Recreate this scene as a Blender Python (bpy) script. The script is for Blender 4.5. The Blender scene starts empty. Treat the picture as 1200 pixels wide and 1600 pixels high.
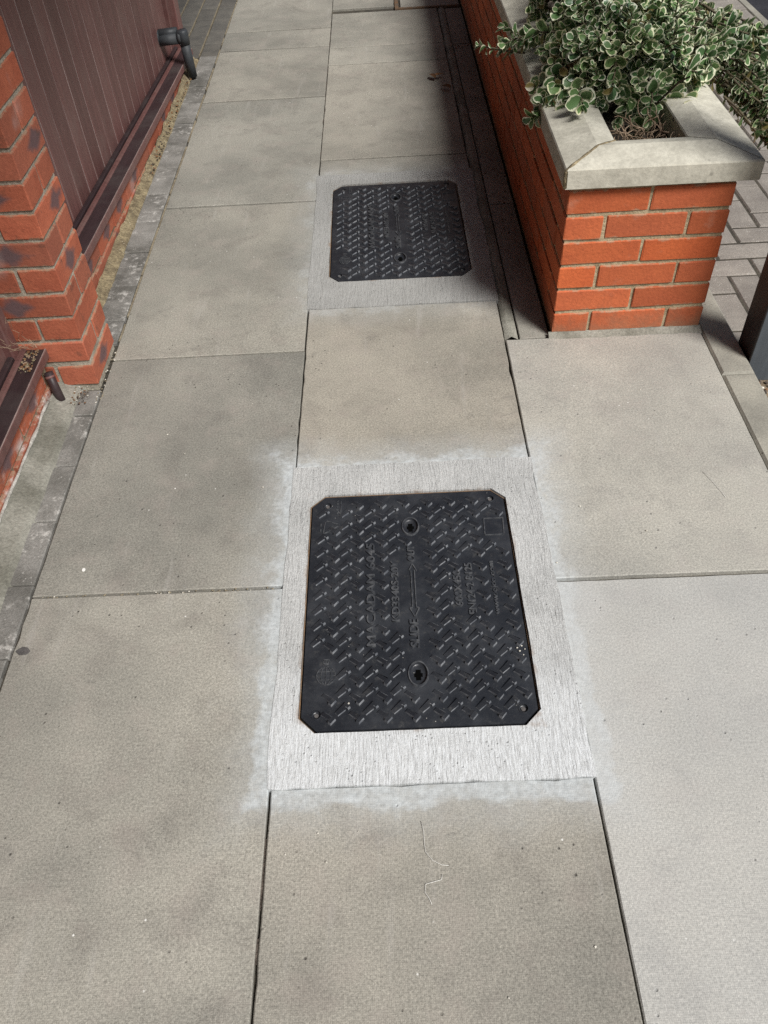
import bpy, bmesh, math, random
from mathutils import Vector, Matrix, Quaternion, noise as mnoise
random.seed(7)
S = bpy.context.scene
COL = S.collection

# ---------------------------------------------------------------- camera
cam_d = bpy.data.cameras.new('camera'); cam = bpy.data.objects.new('camera', cam_d); COL.objects.link(cam)
cr = Vector((0.99880023, -0.01868227, -0.04526672)); cu = Vector((0.04452703, 0.73121011, 0.68069753)); cf = Vector((-0.02038251, 0.68189644, -0.73116469))
M3 = Matrix((cr, cu, -cf)).transposed()
cam.matrix_world = Matrix.Translation((0, 0, 1.46055)) @ M3.to_4x4()
cam_d.sensor_width = 36; cam_d.lens = 1270.8 / 1600 * 36; cam_d.clip_start = .05; cam_d.clip_end = 500
S.camera = cam
# ---------------------------------------------------------------- light
SUN = Vector((.275, -.30, .5)).normalized()
W = bpy.data.worlds.new('World'); S.world = W; W.use_nodes = True
wt = W.node_tree; bg = wt.nodes['Background']
sky = wt.nodes.new('ShaderNodeTexSky'); sky.sky_type = 'NISHITA'; sky.sun_disc = False
sky.sun_elevation = math.asin(SUN.z); sky.sun_rotation = math.atan2(SUN.x, SUN.y)
sky.air_density = 1.0; sky.dust_density = 3.0
wt.links.new(sky.outputs[0], bg.inputs[0]); bg.inputs[1].default_value = .05
sun_d = bpy.data.lights.new('sun', 'SUN'); sun = bpy.data.objects.new('sun', sun_d); COL.objects.link(sun)
sun_d.energy = 5.0; sun_d.angle = math.radians(19); sun_d.color = (1, .985, .955)
sun.rotation_euler = SUN.to_track_quat('Z', 'Y').to_euler(); sun.location = SUN * 12
S.view_settings.view_transform = 'Standard'; S.view_settings.look = 'None'; S.view_settings.gamma = 1
S.view_settings.exposure = -0.09
S.cycles.use_denoising = False   # keep the fine grain of the concrete

# ---------------------------------------------------------------- shader helpers
class NT:
    def __init__(s, name):
        s.m = bpy.data.materials.new(name); s.m.use_nodes = True; s.t = s.m.node_tree
        s.b = s.t.nodes['Principled BSDF']
        g = s.n('ShaderNodeNewGeometry'); s.pos = g.outputs['Position']; s.nrm = g.outputs['Normal']
        oi = s.n('ShaderNodeObjectInfo'); s.rnd = oi.outputs['Random']; s.ocol = oi.outputs['Color']
        s.obj = s.n('ShaderNodeTexCoord').outputs['Object']
    def n(s, typ): return s.t.nodes.new(typ)
    def put(s, sock, v):
        if isinstance(v, bpy.types.NodeSocket): s.t.links.new(v, sock)
        elif isinstance(v, (tuple, list)) and len(v) == 3 and sock.type == 'RGBA': sock.default_value = (*v, 1)
        else: sock.default_value = v
    def mt(s, op, a, b=0., c=0., clamp=False):
        k = s.n('ShaderNodeMath'); k.operation = op; k.use_clamp = clamp
        for i, v in enumerate((a, b, c)): s.put(k.inputs[i], v)
        return k.outputs[0]
    def vm(s, op, a, b):
        k = s.n('ShaderNodeVectorMath'); k.operation = op; s.put(k.inputs[0], a); s.put(k.inputs[1], b); return k.outputs[0]
    def noise(s, vec, scale, detail=3, rough=.55, dist=0.):
        k = s.n('ShaderNodeTexNoise'); s.put(k.inputs['Vector'], vec); k.inputs['Scale'].default_value = scale
        k.inputs['Detail'].default_value = detail; k.inputs['Roughness'].default_value = rough; k.inputs['Distortion'].default_value = dist
        return k.outputs['Fac']
    def vor(s, vec, scale, feat='F1'):
        k = s.n('ShaderNodeTexVoronoi'); k.feature = feat; s.put(k.inputs['Vector'], vec); k.inputs['Scale'].default_value = scale
        return k.outputs['Distance'], k.outputs['Color'] if 'Color' in k.outputs else None
    def ss(s, v, lo, hi):
        k = s.n('ShaderNodeMapRange'); k.interpolation_type = 'SMOOTHSTEP'; s.put(k.inputs[0], v); s.put(k.inputs[1], lo); s.put(k.inputs[2], hi)
        return k.outputs[0]
    def lin(s, v, lo, hi, a, b):
        k = s.n('ShaderNodeMapRange'); s.put(k.inputs[0], v); s.put(k.inputs[1], lo); s.put(k.inputs[2], hi); k.inputs[3].default_value = a; k.inputs[4].default_value = b
        return k.outputs[0]
    def mix(s, f, a, b, typ='MIX'):
        k = s.n('ShaderNodeMix'); k.data_type = 'RGBA'; k.blend_type = typ
        s.put(k.inputs[0], f); s.put(k.inputs[6], a); s.put(k.inputs[7], b); return k.outputs[2]
    def grey(s, v):
        k = s.n('ShaderNodeCombineColor'); [s.put(k.inputs[i], v) for i in range(3)]; return k.outputs[0]
    def xyz(s, v):
        k = s.n('ShaderNodeSeparateXYZ'); s.put(k.inputs[0], v); return k.outputs
    def bump(s, h, dist=.002, strength=.5, prev=None):
        k = s.n('ShaderNodeBump'); k.inputs['Strength'].default_value = strength; k.inputs['Distance'].default_value = dist
        s.put(k.inputs['Height'], h)
        if prev is not None: s.put(k.inputs['Normal'], prev)
        return k.outputs[0]
    def shift(s, vec, k=37.):
        return s.vm('ADD', vec, s.grey2(s.mt('MULTIPLY', s.rnd, k)))
    def grey2(s, v):
        k = s.n('ShaderNodeCombineXYZ'); [s.put(k.inputs[i], v) for i in range(3)]; return k.outputs[0]
    def scl(s, vec, t):
        return s.vm('MULTIPLY', vec, t)
    def done(s, col, rough=.8, nrm=None, spec=None, metal=None):
        s.put(s.b.inputs['Base Color'], col); s.put(s.b.inputs['Roughness'], rough)
        if nrm is not None: s.put(s.b.inputs['Normal'], nrm)
        if spec is not None: s.b.inputs['Specular IOR Level'].default_value = spec
        if metal is not None: s.b.inputs['Metallic'].default_value = metal
        return s.m

RECTS = [(.0355, 1.098, .3025, .430), (.0355, 2.744, .3025, .473)]   # the two new concrete surrounds: cx, cy, hx, hy
def rect_dist(N, sep, r):
    qx = N.mt('SUBTRACT', N.mt('ABSOLUTE', N.mt('SUBTRACT', sep[0], r[0])), r[2])
    qy = N.mt('SUBTRACT', N.mt('ABSOLUTE', N.mt('SUBTRACT', sep[1], r[1])), r[3])
    return N.mt('MAXIMUM', qx, qy)

def mat_slab(name='paving_concrete', dust=0.):
    N = NT(name); P = N.pos; Q = N.shift(P)
    big = N.noise(Q, 2.2, 5, .6); mid = N.noise(Q, 9, 5, .6, .4); fine = N.noise(P, 210, 4, .75); grain = N.noise(P, 460, 2, .6)
    c = N.mix(N.ss(big, .3, .72), (.375, .356, .310), (.245, .236, .208))
    c = N.mix(N.mt('MULTIPLY', N.ss(mid, .48, .75), .55), c, (.215, .20, .178))
    c = N.mix(N.mt('MULTIPLY', N.ss(N.noise(N.shift(P, 91.), 5, 4, .6), .55, .8), .5), c, (.38, .35, .31))
    c = N.mix(1., c, N.grey(N.lin(fine, .32, .68, .66, 1.32)), 'MULTIPLY')
    c = N.mix(1., c, N.grey(N.lin(grain, .28, .72, .80, 1.20)), 'MULTIPLY')
    c = N.mix(1., c, N.ocol, 'MULTIPLY')
    pk3 = N.noise(N.shift(P, 17.), 14, 3, .55); c = N.mix(N.mt('MULTIPLY', N.ss(pk3, .5, .7), .20), c, (.34, .295, .262))
    # directional faint scuffs
    sc = N.noise(N.scl(Q, (30, 3, 1)), 1., 4, .6)
    c = N.mix(N.mt('MULTIPLY', N.ss(sc, .58, .75), .16), c, (.5, .48, .45))
    # specks: dark pits and pale grit
    vd, vc = N.vor(P, 38); pk = N.noise(P, 6, 2)
    dk = N.mt('MULTIPLY', N.ss(vd, .13, .04), N.ss(pk, .49, .60))
    c = N.mix(N.mt('MULTIPLY', dk, .75), c, (.05, .045, .04))
    vd2, _ = N.vor(N.vm('ADD', P, (3.3, 1.7, 0)), 24); pk2 = N.noise(P, 4.3, 2)
    wk = N.mt('MULTIPLY', N.ss(vd2, .065, .02), N.ss(pk2, .50, .58))
    c = N.mix(wk, c, (.75, .74, .70))
    # soft dark smudges
    sm = N.noise(N.shift(P, 53.), 2.8, 7, .72, .9)
    c = N.mix(N.mt('MULTIPLY', N.ss(sm, .55, .76), .36), c, (.145, .132, .112))
    sm2 = N.noise(N.shift(N.scl(P, (1., 1.6, 1)), 71.), 6.5, 6, .75, 1.4)
    c = N.mix(N.mt('MULTIPLY', N.ss(sm2, .60, .72), .30), c, (.105, .10, .095))
    # cement slurry left on the flags round the new surrounds
    sep = N.xyz(P); wob = N.mt('MULTIPLY', N.mt('SUBTRACT', N.noise(P, 4.5, 5, .65), .5), .18)
    wob2 = N.mt('MULTIPLY', N.mt('SUBTRACT', N.noise(P, 30, 4, .65), .5), .035)
    msk = None
    for i, r in enumerate(RECTS):
        d0 = rect_dist(N, sep, r); d = N.mt('ADD', N.mt('ADD', d0, wob), wob2)
        k = N.mt('MULTIPLY', N.ss(d, .078, .012), N.lin(N.noise(P, 11, 6, .7), .34, .62, .22, 1.)); k = N.mt('MULTIPLY', k, 1. if i == 0 else .42)
        k = N.mt('MAXIMUM', k, N.mt('MULTIPLY', N.ss(d, .14, .02), .32 if i == 0 else .15))
        if i == 0:   # thicker band pressed onto the flags along the near cover
            wv = N.mt('ADD', N.mt('MULTIPLY', N.mt('SUBTRACT', N.noise(P, 9, 5, .6), .5), .075), N.mt('MULTIPLY', N.mt('SUBTRACT', N.noise(P, 70, 3, .6), .5), .012))
            lim = N.lin(sep[1], .70, 1.45, .046, .020)
            bd = N.mt('SUBTRACT', N.mt('ADD', d0, wv), lim)
            k = N.mt('MAXIMUM', k, N.mt('MULTIPLY', N.ss(bd, .012, -.012), N.lin(N.noise(P, 26, 4, .65), .3, .6, .62, .95)))
        msk = k if msk is None else N.mt('MAXIMUM', msk, k)
    slur = N.mix(1., (.49, .52, .53), N.grey(N.lin(N.noise(P, 90, 4), .3, .7, .78, 1.2)), 'MULTIPLY')
    c = N.mix(N.mt('MULTIPLY', msk, .9), c, slur)
    if dust:   # cement-dusted flags, also paled for the stronger light on the open side
        c = N.mix(N.lin(N.noise(N.shift(P, 23.), 2.6, 4, .6), .3, .7, dust * .75, dust), c, N.mix(1., (.50, .505, .495), N.grey(N.lin(fine, .25, .75, .80, 1.2)), 'MULTIPLY'))
    # machine-pressed dimple texture
    k = 2 * math.pi / .0066
    dm = N.mt('MULTIPLY', N.mt('SINE', N.mt('MULTIPLY', N.mt('ADD', sep[0], sep[1]), k)), N.mt('SINE', N.mt('MULTIPLY', N.mt('SUBTRACT', sep[0], sep[1]), k)))
    nb = N.bump(dm, .0010, .12); nb = N.bump(fine, .0022, .4, nb); nb = N.bump(mid, .004, .25, nb)
    nb = N.bump(dk, -.003, .6, nb)
    return N.done(c, .82, nb, .3)

def mat_surround():
    N = NT('brushed_concrete'); P = N.pos; sep = N.xyz(P)
    warp = N.mt('MULTIPLY', N.mt('SUBTRACT', N.noise(P, 3., 2), .5), .04)
    k = N.n('ShaderNodeCombineXYZ'); N.put(k.inputs[0], N.mt('ADD', sep[0], warp)); N.put(k.inputs[1], sep[1]); V = k.outputs[0]
    st = N.noise(N.scl(V, (270, 34, 1)), 1., 4, .7); st2 = N.noise(N.scl(V, (120, 8, 1)), 1., 4, .65)
    gr = N.noise(P, 300, 4, .75); big = N.noise(P, 6, 5, .65)
    c = N.mix(N.ss(big, .3, .7), (.53, .535, .525), (.43, .435, .425))
    c = N.mix(N.mt('MULTIPLY', N.ss(st, .54, .72), .5), c, (.24, .24, .235))
    c = N.mix(N.mt('MULTIPLY', N.ss(st2, .54, .68), .42), c, (.25, .25, .245))
    c = N.mix(1., c, N.grey(N.lin(gr, .28, .72, .68, 1.28)), 'MULTIPLY')
    wob = N.mt('MULTIPLY', N.mt('SUBTRACT', N.noise(P, 8, 4), .5), .16)
    lait = N.mt('MULTIPLY', N.ss(N.mt('ADD', sep[1], wob), 1.02, .74), N.lin(st, .35, .6, 1., .35))   # pale laitance brushed up on the near strip
    c = N.mix(N.mt('MULTIPLY', lait, .92), c, (.74, .765, .78))
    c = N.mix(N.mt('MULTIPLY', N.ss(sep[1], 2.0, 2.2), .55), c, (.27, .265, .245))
    vd, _ = N.vor(P, 75); pk = N.noise(P, 12, 2)
    pit = N.mt('MULTIPLY', N.ss(vd, .2, .06), N.ss(pk, .44, .58))
    c = N.mix(N.mt('MULTIPLY', pit, .35), c, (.2, .2, .2))
    # rust bloom beside the frame edge
    rs = None
    for (cx, cy, hx, hy) in ((.019, 1.1, .238, .322), (.034, 2.776, .24, .352)):
        d = rect_dist(N, sep, (cx, cy, hx, hy)); m = N.mt('MULTIPLY', N.ss(d, .014, .0), N.ss(N.noise(P, 14, 3), .52, .66)); rs = m if rs is None else N.mt('MAXIMUM', rs, m)
    c = N.mix(N.mt('MULTIPLY', rs, .6), c, (.25, .15, .08))
    nb = N.bump(st, .004, .8); nb = N.bump(st2, .006, .6, nb); nb = N.bump(gr, .002, .5, nb); nb = N.bump(pit, -.003, .6, nb)
    return N.done(c, .9, nb, .2)

def mat_simple(name, a, b, scale, rough=.8, fine=200, fa=.2, bd=.002, bs=.5, spec=.3, perobj=.1, speck=None, streak=None, eff=0.):
    N = NT(name); P = N.shift(N.pos); vec = N.scl(P, streak) if streak else P
    n1 = N.noise(vec, scale, 5, .6); n2 = N.noise(N.pos, fine, 3, .65)
    c = N.mix(N.ss(n1, .3, .7), a, b)
    c = N.mix(1., c, N.grey(N.lin(n2, .25, .75, 1 - fa, 1 + fa)), 'MULTIPLY')
    c = N.mix(1., c, N.grey(N.lin(N.rnd, 0, 1, 1 - perobj, 1 + perobj)), 'MULTIPLY')
    if speck:
        vd, _ = N.vor(N.pos, speck[0]); pk = N.noise(N.pos, speck[0] * .25, 2)
        c = N.mix(N.mt('MULTIPLY', N.ss(vd, .28, .10), N.ss(pk, speck[2], speck[2] + .12)), c, speck[1])
    if eff:
        ef = N.mt('MULTIPLY', N.ss(N.noise(N.pos, 34, 5, .75), .50, .66), N.ss(N.noise(P, 7, 3), .42, .60))
        c = N.mix(N.mt('MULTIPLY', ef, eff), c, (.62, .60, .56))
    nb = N.bump(n2, bd, bs); nb = N.bump(n1, bd * 1.5, bs * .6, nb)
    return N.done(c, rough, nb, spec)

def mat_brick(name, a, b, burn=0., bloom=False):
    N = NT(name); O = N.shift(N.obj, 61.); P = N.pos
    n1 = N.noise(O, 9, 5, .65); n2 = N.noise(O, 130, 3, .65); n3 = N.noise(N.scl(O, (6, 6, 40)), 1., 3, .6)
    c = N.mix(N.ss(n1, .3, .7), a, b)
    c = N.mix(1., c, N.grey(N.lin(N.rnd, 0, 1, .76, 1.12)), 'MULTIPLY')
    c = N.mix(N.mt('MULTIPLY', N.mt('FRACT', N.mt('MULTIPLY', N.rnd, 13.7)), .50 if burn else .30), c, (.25, .105, .075) if burn else (.36, .13, .08))
    c = N.mix(1., c, N.grey(N.lin(n2, .25, .75, .86, 1.14)), 'MULTIPLY')
    c = N.mix(N.mt('MULTIPLY', N.ss(n3, .6, .75), .25), c, tuple(x * .55 for x in a))
    if burn:
        bsel = N.mt('GREATER_THAN', N.mt('FRACT', N.mt('MULTIPLY', N.rnd, 7.31)), 1 - burn)
        ob = N.xyz(N.obj); rad = N.mt('ADD', N.mt('MULTIPLY', N.mt('ABSOLUTE', N.mt('SUBTRACT', ob[2], .0325)), 30.), N.mt('MULTIPLY', N.mt('ABSOLUTE', N.mt('SUBTRACT', ob[0], N.lin(N.rnd, 0, 1, -.05, .05))), 16.))
        bm = N.mt('MULTIPLY', bsel, N.ss(N.mt('ADD', rad, N.mt('MULTIPLY', N.noise(O, 30, 3), 1.1)), 1.75, 1.05))
        c = N.mix(N.mt('MULTIPLY', bm, .85), c, (.12, .095, .105))
        wsel = N.ss(N.noise(P, 5, 3), .60, .72)
        c = N.mix(N.mt('MULTIPLY', wsel, .35), c, (.5, .42, .40))
        drt = N.noise(N.vm('ADD', P, (9, 2, 4)), 16, 4, .7)
        c = N.mix(N.mt('MULTIPLY', N.ss(drt, .58, .72), .5), c, (.09, .06, .045))
        if bloom:
            zz = N.xyz(P)[2]; bl = N.mt('MULTIPLY', N.ss(N.noise(N.scl(P, (14, 9, 14)), 1., 5, .7), .46, .60), N.ss(zz, .085, .045))
            c = N.mix(N.mt('MULTIPLY', bl, .85), c, (.70, .67, .63))
    else:
        vd, _ = N.vor(P, 45); c = N.mix(N.mt('MULTIPLY', N.ss(vd, .09, .03), N.ss(N.noise(P, 9, 2), .55, .62)), c, (.06, .025, .015))
        c = N.mix(N.mt('MULTIPLY', N.ss(N.noise(P, 11, 4, .6), .60, .75), .4), c, (.5, .25, .17))
        spl = N.mt('MULTIPLY', N.ss(N.mt('ADD', N.xyz(P)[2], N.mt('MULTIPLY', N.mt('SUBTRACT', N.noise(P, 24, 5, .7), .5), .16)), .085, -.01), .6)
        c = N.mix(spl, c, (.24, .15, .095))   # rain-splashed dirt on the lowest course
        c = N.mix(N.mt('MULTIPLY', N.ss(N.noise(N.scl(P, (9, 9, 3)), 1., 5, .7), .60, .74), .35), c, (.20, .085, .05))
    oz = N.xyz(N.obj); ez = N.mt('MINIMUM', oz[2], N.mt('SUBTRACT', .065, oz[2]))
    sme = N.mt('MULTIPLY', N.ss(N.mt('ADD', ez, N.mt('MULTIPLY', N.mt('SUBTRACT', N.noise(P, 28, 5, .7), .5), .035)), .004, -.004), .7)
    c = N.mix(sme, c, (.36, .29, .20))
    ph = N.noise(P, 75, 4, .7); c = N.mix(N.mt('MULTIPLY', N.ss(ph, .62, .72), .3), c, tuple(x * .45 for x in a))
    nb = N.bump(n2, .002, .6); nb = N.bump(n1, .004, .4, nb); nb = N.bump(ph, -.002, .4, nb)
    return N.done(c, .82, nb, .25)

def mat_paint(name, col, rough=.4, dust=(.2, .17, .15), streak=(60, 60, 3), wear=.5):
    N = NT(name); O = N.shift(N.pos)
    g = N.noise(N.scl(O, streak), 1., 4, .6); d = N.noise(O, 7, 5, .65); f = N.noise(N.pos, 220, 3, .6)
    c = N.mix(N.ss(g, .35, .7), col, tuple(x * 1.3 for x in col))
    c = N.mix(N.mt('MULTIPLY', N.ss(d, .42, .75), wear), c, dust)
    c = N.mix(1., c, N.grey(N.lin(N.rnd, 0, 1, .85, 1.15)), 'MULTIPLY')
    c = N.mix(N.mt('MULTIPLY', N.ss(f, .66, .74), .5), c, tuple(min(1, x * 2) for x in dust))
    nb = N.bump(g, .0015, .35); nb = N.bump(f, .0008, .35, nb)
    return N.done(c, N.lin(d, .3, .7, rough, min(1, rough + .25)), nb, .45)

def mat_cover():
    N = NT('black_composite'); P = N.pos
    d = N.noise(P, 9, 5, .65); f = N.noise(P, 330, 3, .65); m = N.noise(P, 40, 4, .7)
    c = N.mix(N.ss(d, .4, .72), (.0165, .0185, .0230), (.038, .041, .047))
    c = N.mix(N.mt('MULTIPLY', N.ss(m, .56, .76), .45), c, (.075, .073, .068))
    c = N.mix(N.mt('MULTIPLY', N.ss(f, .66, .76), .4), c, (.15, .145, .135))
    vd, _ = N.vor(P, 55); c = N.mix(N.mt('MULTIPLY', N.ss(vd, .07, .025), N.ss(N.noise(P, 10, 2), .54, .6)), c, (.45, .43, .39))
    nb = N.bump(f, .0008, .5); nb = N.bump(m, .001, .25, nb)
    return N.done(c, N.lin(m, .3, .7, .27, .52), nb, .6)

def mat_worn(name='worn_black_composite', k=1.):   # raised casting, paler from wear and from highlights put into the colour
    N = NT(name); P = N.pos
    f = N.noise(P, 300, 3, .65); m = N.noise(P, 55, 4, .7)
    c = N.mix(N.ss(m, .35, .7), (.034 * k, .037 * k, .043 * k), (.095 * k, .098 * k, .103 * k))
    c = N.mix(N.mt('MULTIPLY', N.ss(f, .58, .72), .5), c, (.16, .16, .155))
    return N.done(c, N.lin(m, .3, .7, .30, .5), N.bump(f, .0006, .4), .6)

def mat_leaf():
    N = NT('variegated_leaf')
    at = N.n('ShaderNodeAttribute'); at.attribute_name = 'margin'; mg = at.outputs['Fac']
    rn = N.n('ShaderNodeAttribute'); rn.attribute_name = 'tone'; tn = N.mt('FRACT', N.mt('ADD', rn.outputs['Fac'], N.rnd))
    nz = N.noise(N.obj, 90, 3, .6)
    g = N.mix(tn, (.058, .135, .050), (.15, .25, .085)); g = N.mix(N.mt('MULTIPLY', N.ss(nz, .5, .7), .5), g, (.13, .19, .11))
    w = N.mix(tn, (.74, .75, .60), (.74, .73, .47))
    nz2 = N.noise(N.shift(N.pos, 5.), 45, 3, .6)
    edge = N.ss(N.mt('ADD', mg, N.mt('MULTIPLY', N.mt('SUBTRACT', nz2, .5), 1.5)), .50, .66)
    c = N.mix(edge, g, w)
    c = N.mix(N.mt('MULTIPLY', N.mt('GREATER_THAN', N.mt('FRACT', N.mt('MULTIPLY', tn, 17.3)), .96), .75), c, (.22, .15, .05))
    N.put(N.b.inputs['Subsurface Weight'], 0.)
    tr = N.n('ShaderNodeBsdfTranslucent'); N.put(tr.inputs[0], c)
    N.done(c, .38, N.bump(nz, .002, .3), .5)
    ms = N.n('ShaderNodeMixShader'); ms.inputs[0].default_value = .22
    N.t.links.new(N.b.outputs[0], ms.inputs[1]); N.t.links.new(tr.outputs[0], ms.inputs[2])
    N.t.links.new(ms.outputs[0], N.t.nodes['Material Output'].inputs[0])
    return N.m

MT = dict(
    slab=mat_slab(), slab2=mat_slab('paving_concrete_dusty', .55), slab3=mat_slab('paving_concrete_part_dusty', .22), surround=mat_surround(), cover=mat_cover(), worn=mat_worn(), edgeworn=mat_worn('rubbed_tread_edge', 2.6), leaf=mat_leaf(),
    bed=mat_simple('dirty_bedding', (.040, .036, .030), (.085, .075, .058), 20, .95, 150, .4, .004, .8),
    mortar=mat_simple('weathered_mortar', (.29, .25, .175), (.18, .15, .105), 25, .95, 120, .35, .004, .8),
    crust=mat_simple('lime_crust', (.60, .58, .53), (.36, .34, .30), 30, .95, 150, .25, .004, .8),
    tanmortar=mat_simple('tan_mortar', (.47, .39, .255), (.27, .215, .135), 22, .95, 120, .3, .004, .8),
    lightmortar=mat_simple('pale_mortar', (.47, .43, .35), (.28, .245, .19), 18, .95, 120, .3, .004, .8),
    fillet=mat_simple('old_mortar_fillet', (.33, .32, .275), (.17, .165, .135), 9, .95, 140, .3, .004, .7),
    sandy=mat_simple('sandy_mortar', (.34, .28, .17), (.17, .135, .085), 30, .95, 110, .5, .006, 1., speck=(110, (.55, .5, .4), .5)),
    block=mat_simple('grey_concrete_block', (.27, .26, .24), (.13, .125, .112), 8, .9, 230, .3, .0025, .7, perobj=.14, speck=(95, (.42, .41, .38), .52), eff=.75),
    paver=mat_simple('buff_grey_paver', (.29, .265, .235), (.21, .19, .17), 10, .9, 240, .3, .0025, .7, perobj=.14, speck=(120, (.48, .46, .42), .48)),
    darkpaver=mat_simple('dark_grey_paver', (.150, .14, .122), (.105, .10, .09), 10, .9, 240, .3, .0025, .7, perobj=.12, speck=(120, (.3, .29, .26), .54)),
    coping=mat_simple('cast_coping', (.56, .535, .45), (.41, .39, .325), 16, .85, 90, .16, .002, .5, perobj=.05, speck=(34, (.05, .045, .04), .60)),
    kerb=mat_simple('kerb_concrete', (.33, .315, .265), (.22, .21, .18), 8, .85, 180, .22, .002, .5, speck=(60, (.08, .075, .06), .58)),
    brick=mat_brick('orange_smooth_brick', (.57, .135, .045), (.49, .108, .037)),
    oldbrick=mat_brick('weathered_red_brick', (.55, .165, .09), (.44, .12, .066), .62),
    bloombrick=mat_brick('bloomed_red_brick', (.52, .150, .078), (.43, .115, .06), .3, True),
    maroon=mat_paint('maroon_timber_paint', (.150, .070, .064), .36, (.235, .165, .145)),
    sill=mat_paint('dark_sill_paint', (.038, .024, .026), .36, (.085, .073, .068), (50, 3, 50), .5),
    rim=mat_paint('chipped_paint_edge', (.30, .22, .20), .6, (.10, .04, .04), (20, 40, 20), .5),
    pipe=mat_paint('grey_plastic', (.035, .040, .045), .42, (.09, .092, .095), (30, 30, 30), .4),
    post=mat_paint('black_post_paint', (.018, .012, .012), .28, (.04, .03, .028), (40, 40, 3), .4),
    steel=mat_paint('blue_grey_post_paint', (.085, .10, .115), .35, (.12, .125, .125), (40, 40, 4), .3),  # imitates the sky reflected in the post's black paint
    soil=mat_simple('dry_soil', (.075, .06, .05), (.14, .115, .095), 40, 1., 160, .5, .008, 1., speck=(140, (.3, .27, .23), .55)),
    dirt=mat_simple('sandy_dirt', (.29, .225, .15), (.19, .145, .10), 14, 1., 140, .4, .006, 1., speck=(90, (.48, .42, .34), .54)),
    asphalt=mat_simple('dark_asphalt', (.028, .028, .034), (.040, .040, .047), 6, .85, 190, .5, .004, .8, speck=(150, (.11, .11, .12), .55)),
    twig=mat_simple('dry_twig', (.40, .30, .21), (.22, .15, .10), 30, .9, 200, .2),
    stem=mat_simple('shrub_stem', (.12, .10, .06), (.08, .065, .045), 30, .9, 200, .2),
    chip=mat_simple('pale_stone_chip', (.66, .63, .56), (.52, .49, .42), 60, .9, 300, .15, perobj=.2),
    white=mat_simple('white_spot', (.80, .79, .75), (.72, .71, .67), 60, .7, 300, .05),
    gum=mat_simple('grey_gum', (.085, .08, .078), (.13, .12, .115), 80, .8, 300, .3),
    deadleaf=mat_simple('dead_leaf', (.16, .075, .035), (.24, .13, .06), 40, .8, 200, .3, perobj=.3),
    rust=mat_simple('rusty_steel', (.14, .11, .085), (.20, .12, .065), 30, .7, 200, .3),
    black=mat_simple('black_void', (.003, .003, .003), (.004, .004, .004), 10, 1., spec=0.),
    roofm=mat_simple('soffit_board', (.12, .075, .06), (.10, .06, .05), 6, .8),
)

# ---------------------------------------------------------------- mesh helpers
def link(name, me, mat, parent=None, loc=(0, 0, 0), rot=(0, 0, 0), scale=(1, 1, 1)):
    o = bpy.data.objects.new(name, me); COL.objects.link(o)
    if mat is not None and not me.materials: me.materials.append(mat)
    o.parent = parent; o.location = loc; o.rotation_euler = rot; o.scale = scale
    return o
def empty(name, loc=(0, 0, 0), parent=None):
    o = bpy.data.objects.new(name, None); COL.objects.link(o); o.location = loc; o.parent = parent; o.empty_display_size = .05; return o
def tag(o, label=None, cat=None, group=None, kind=None):
    for k, v in (('label', label), ('category', cat), ('group', group), ('kind', kind)):
        if v: o[k] = v
    return o
def from_bm(bm, name='m', smooth=False):
    me = bpy.data.meshes.new(name); bm.normal_update(); bm.to_mesh(me); bm.free()
    if smooth:
        for p in me.polygons: p.use_smooth = True
    return me
def inset_poly(poly, d):
    n = len(poly); out = []
    for i in range(n):
        p0, p, p1 = Vector(poly[i - 1]), Vector(poly[i]), Vector(poly[(i + 1) % n])
        a = (p - p0).normalized(); b = (p1 - p).normalized()
        na = Vector((-a.y, a.x)); nb = Vector((-b.y, b.x))
        k = (na + nb) / max(.2, 1 + na.dot(nb)); out.append(p + k * d)
    return out
def prism(bm, poly, z0, z1, bev=.003, zf=None):
    """poly counter-clockwise; chamfered top edge"""
    zf = zf or (lambda x, y: 0)
    n = len(poly); ins = inset_poly(poly, bev)
    a = [bm.verts.new((p[0], p[1], z0)) for p in poly]
    b = [bm.verts.new((p[0], p[1], z1 - bev + zf(p[0], p[1]))) for p in poly]
    c = [bm.verts.new((p[0], p[1], z1 + zf(p[0], p[1]))) for p in ins]
    for i in range(n):
        j = (i + 1) % n
        bm.faces.new((a[i], a[j], b[j], b[i])); bm.faces.new((b[i], b[j], c[j], c[i]))
    bm.faces.new(c); bm.faces.new(a[::-1])
def box(bm, x0, x1, y0, y1, z0, z1, bev=0.):
    v = [bm.verts.new((x, y, z)) for z in (z0, z1) for y in (y0, y1) for x in (x0, x1)]
    f = [bm.faces.new([v[i] for i in q]) for q in ((0, 2, 3, 1), (4, 5, 7, 6), (0, 1, 5, 4), (2, 6, 7, 3), (0, 4, 6, 2), (1, 3, 7, 5))]
    if bev:
        es = list({e for q in f for e in q.edges}); bmesh.ops.bevel(bm, geom=es, offset=bev, segments=1, affect='EDGES')
    return v
def box_me(x0, x1, y0, y1, z0, z1, bev=.0, jit=0., name='m'):
    bm = bmesh.new(); box(bm, x0, x1, y0, y1, z0, z1, bev)
    if jit:
        for v in bm.verts: v.co += Vector((random.uniform(-jit, jit), random.uniform(-jit, jit), random.uniform(-jit, jit)))
    return from_bm(bm, name)
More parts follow.
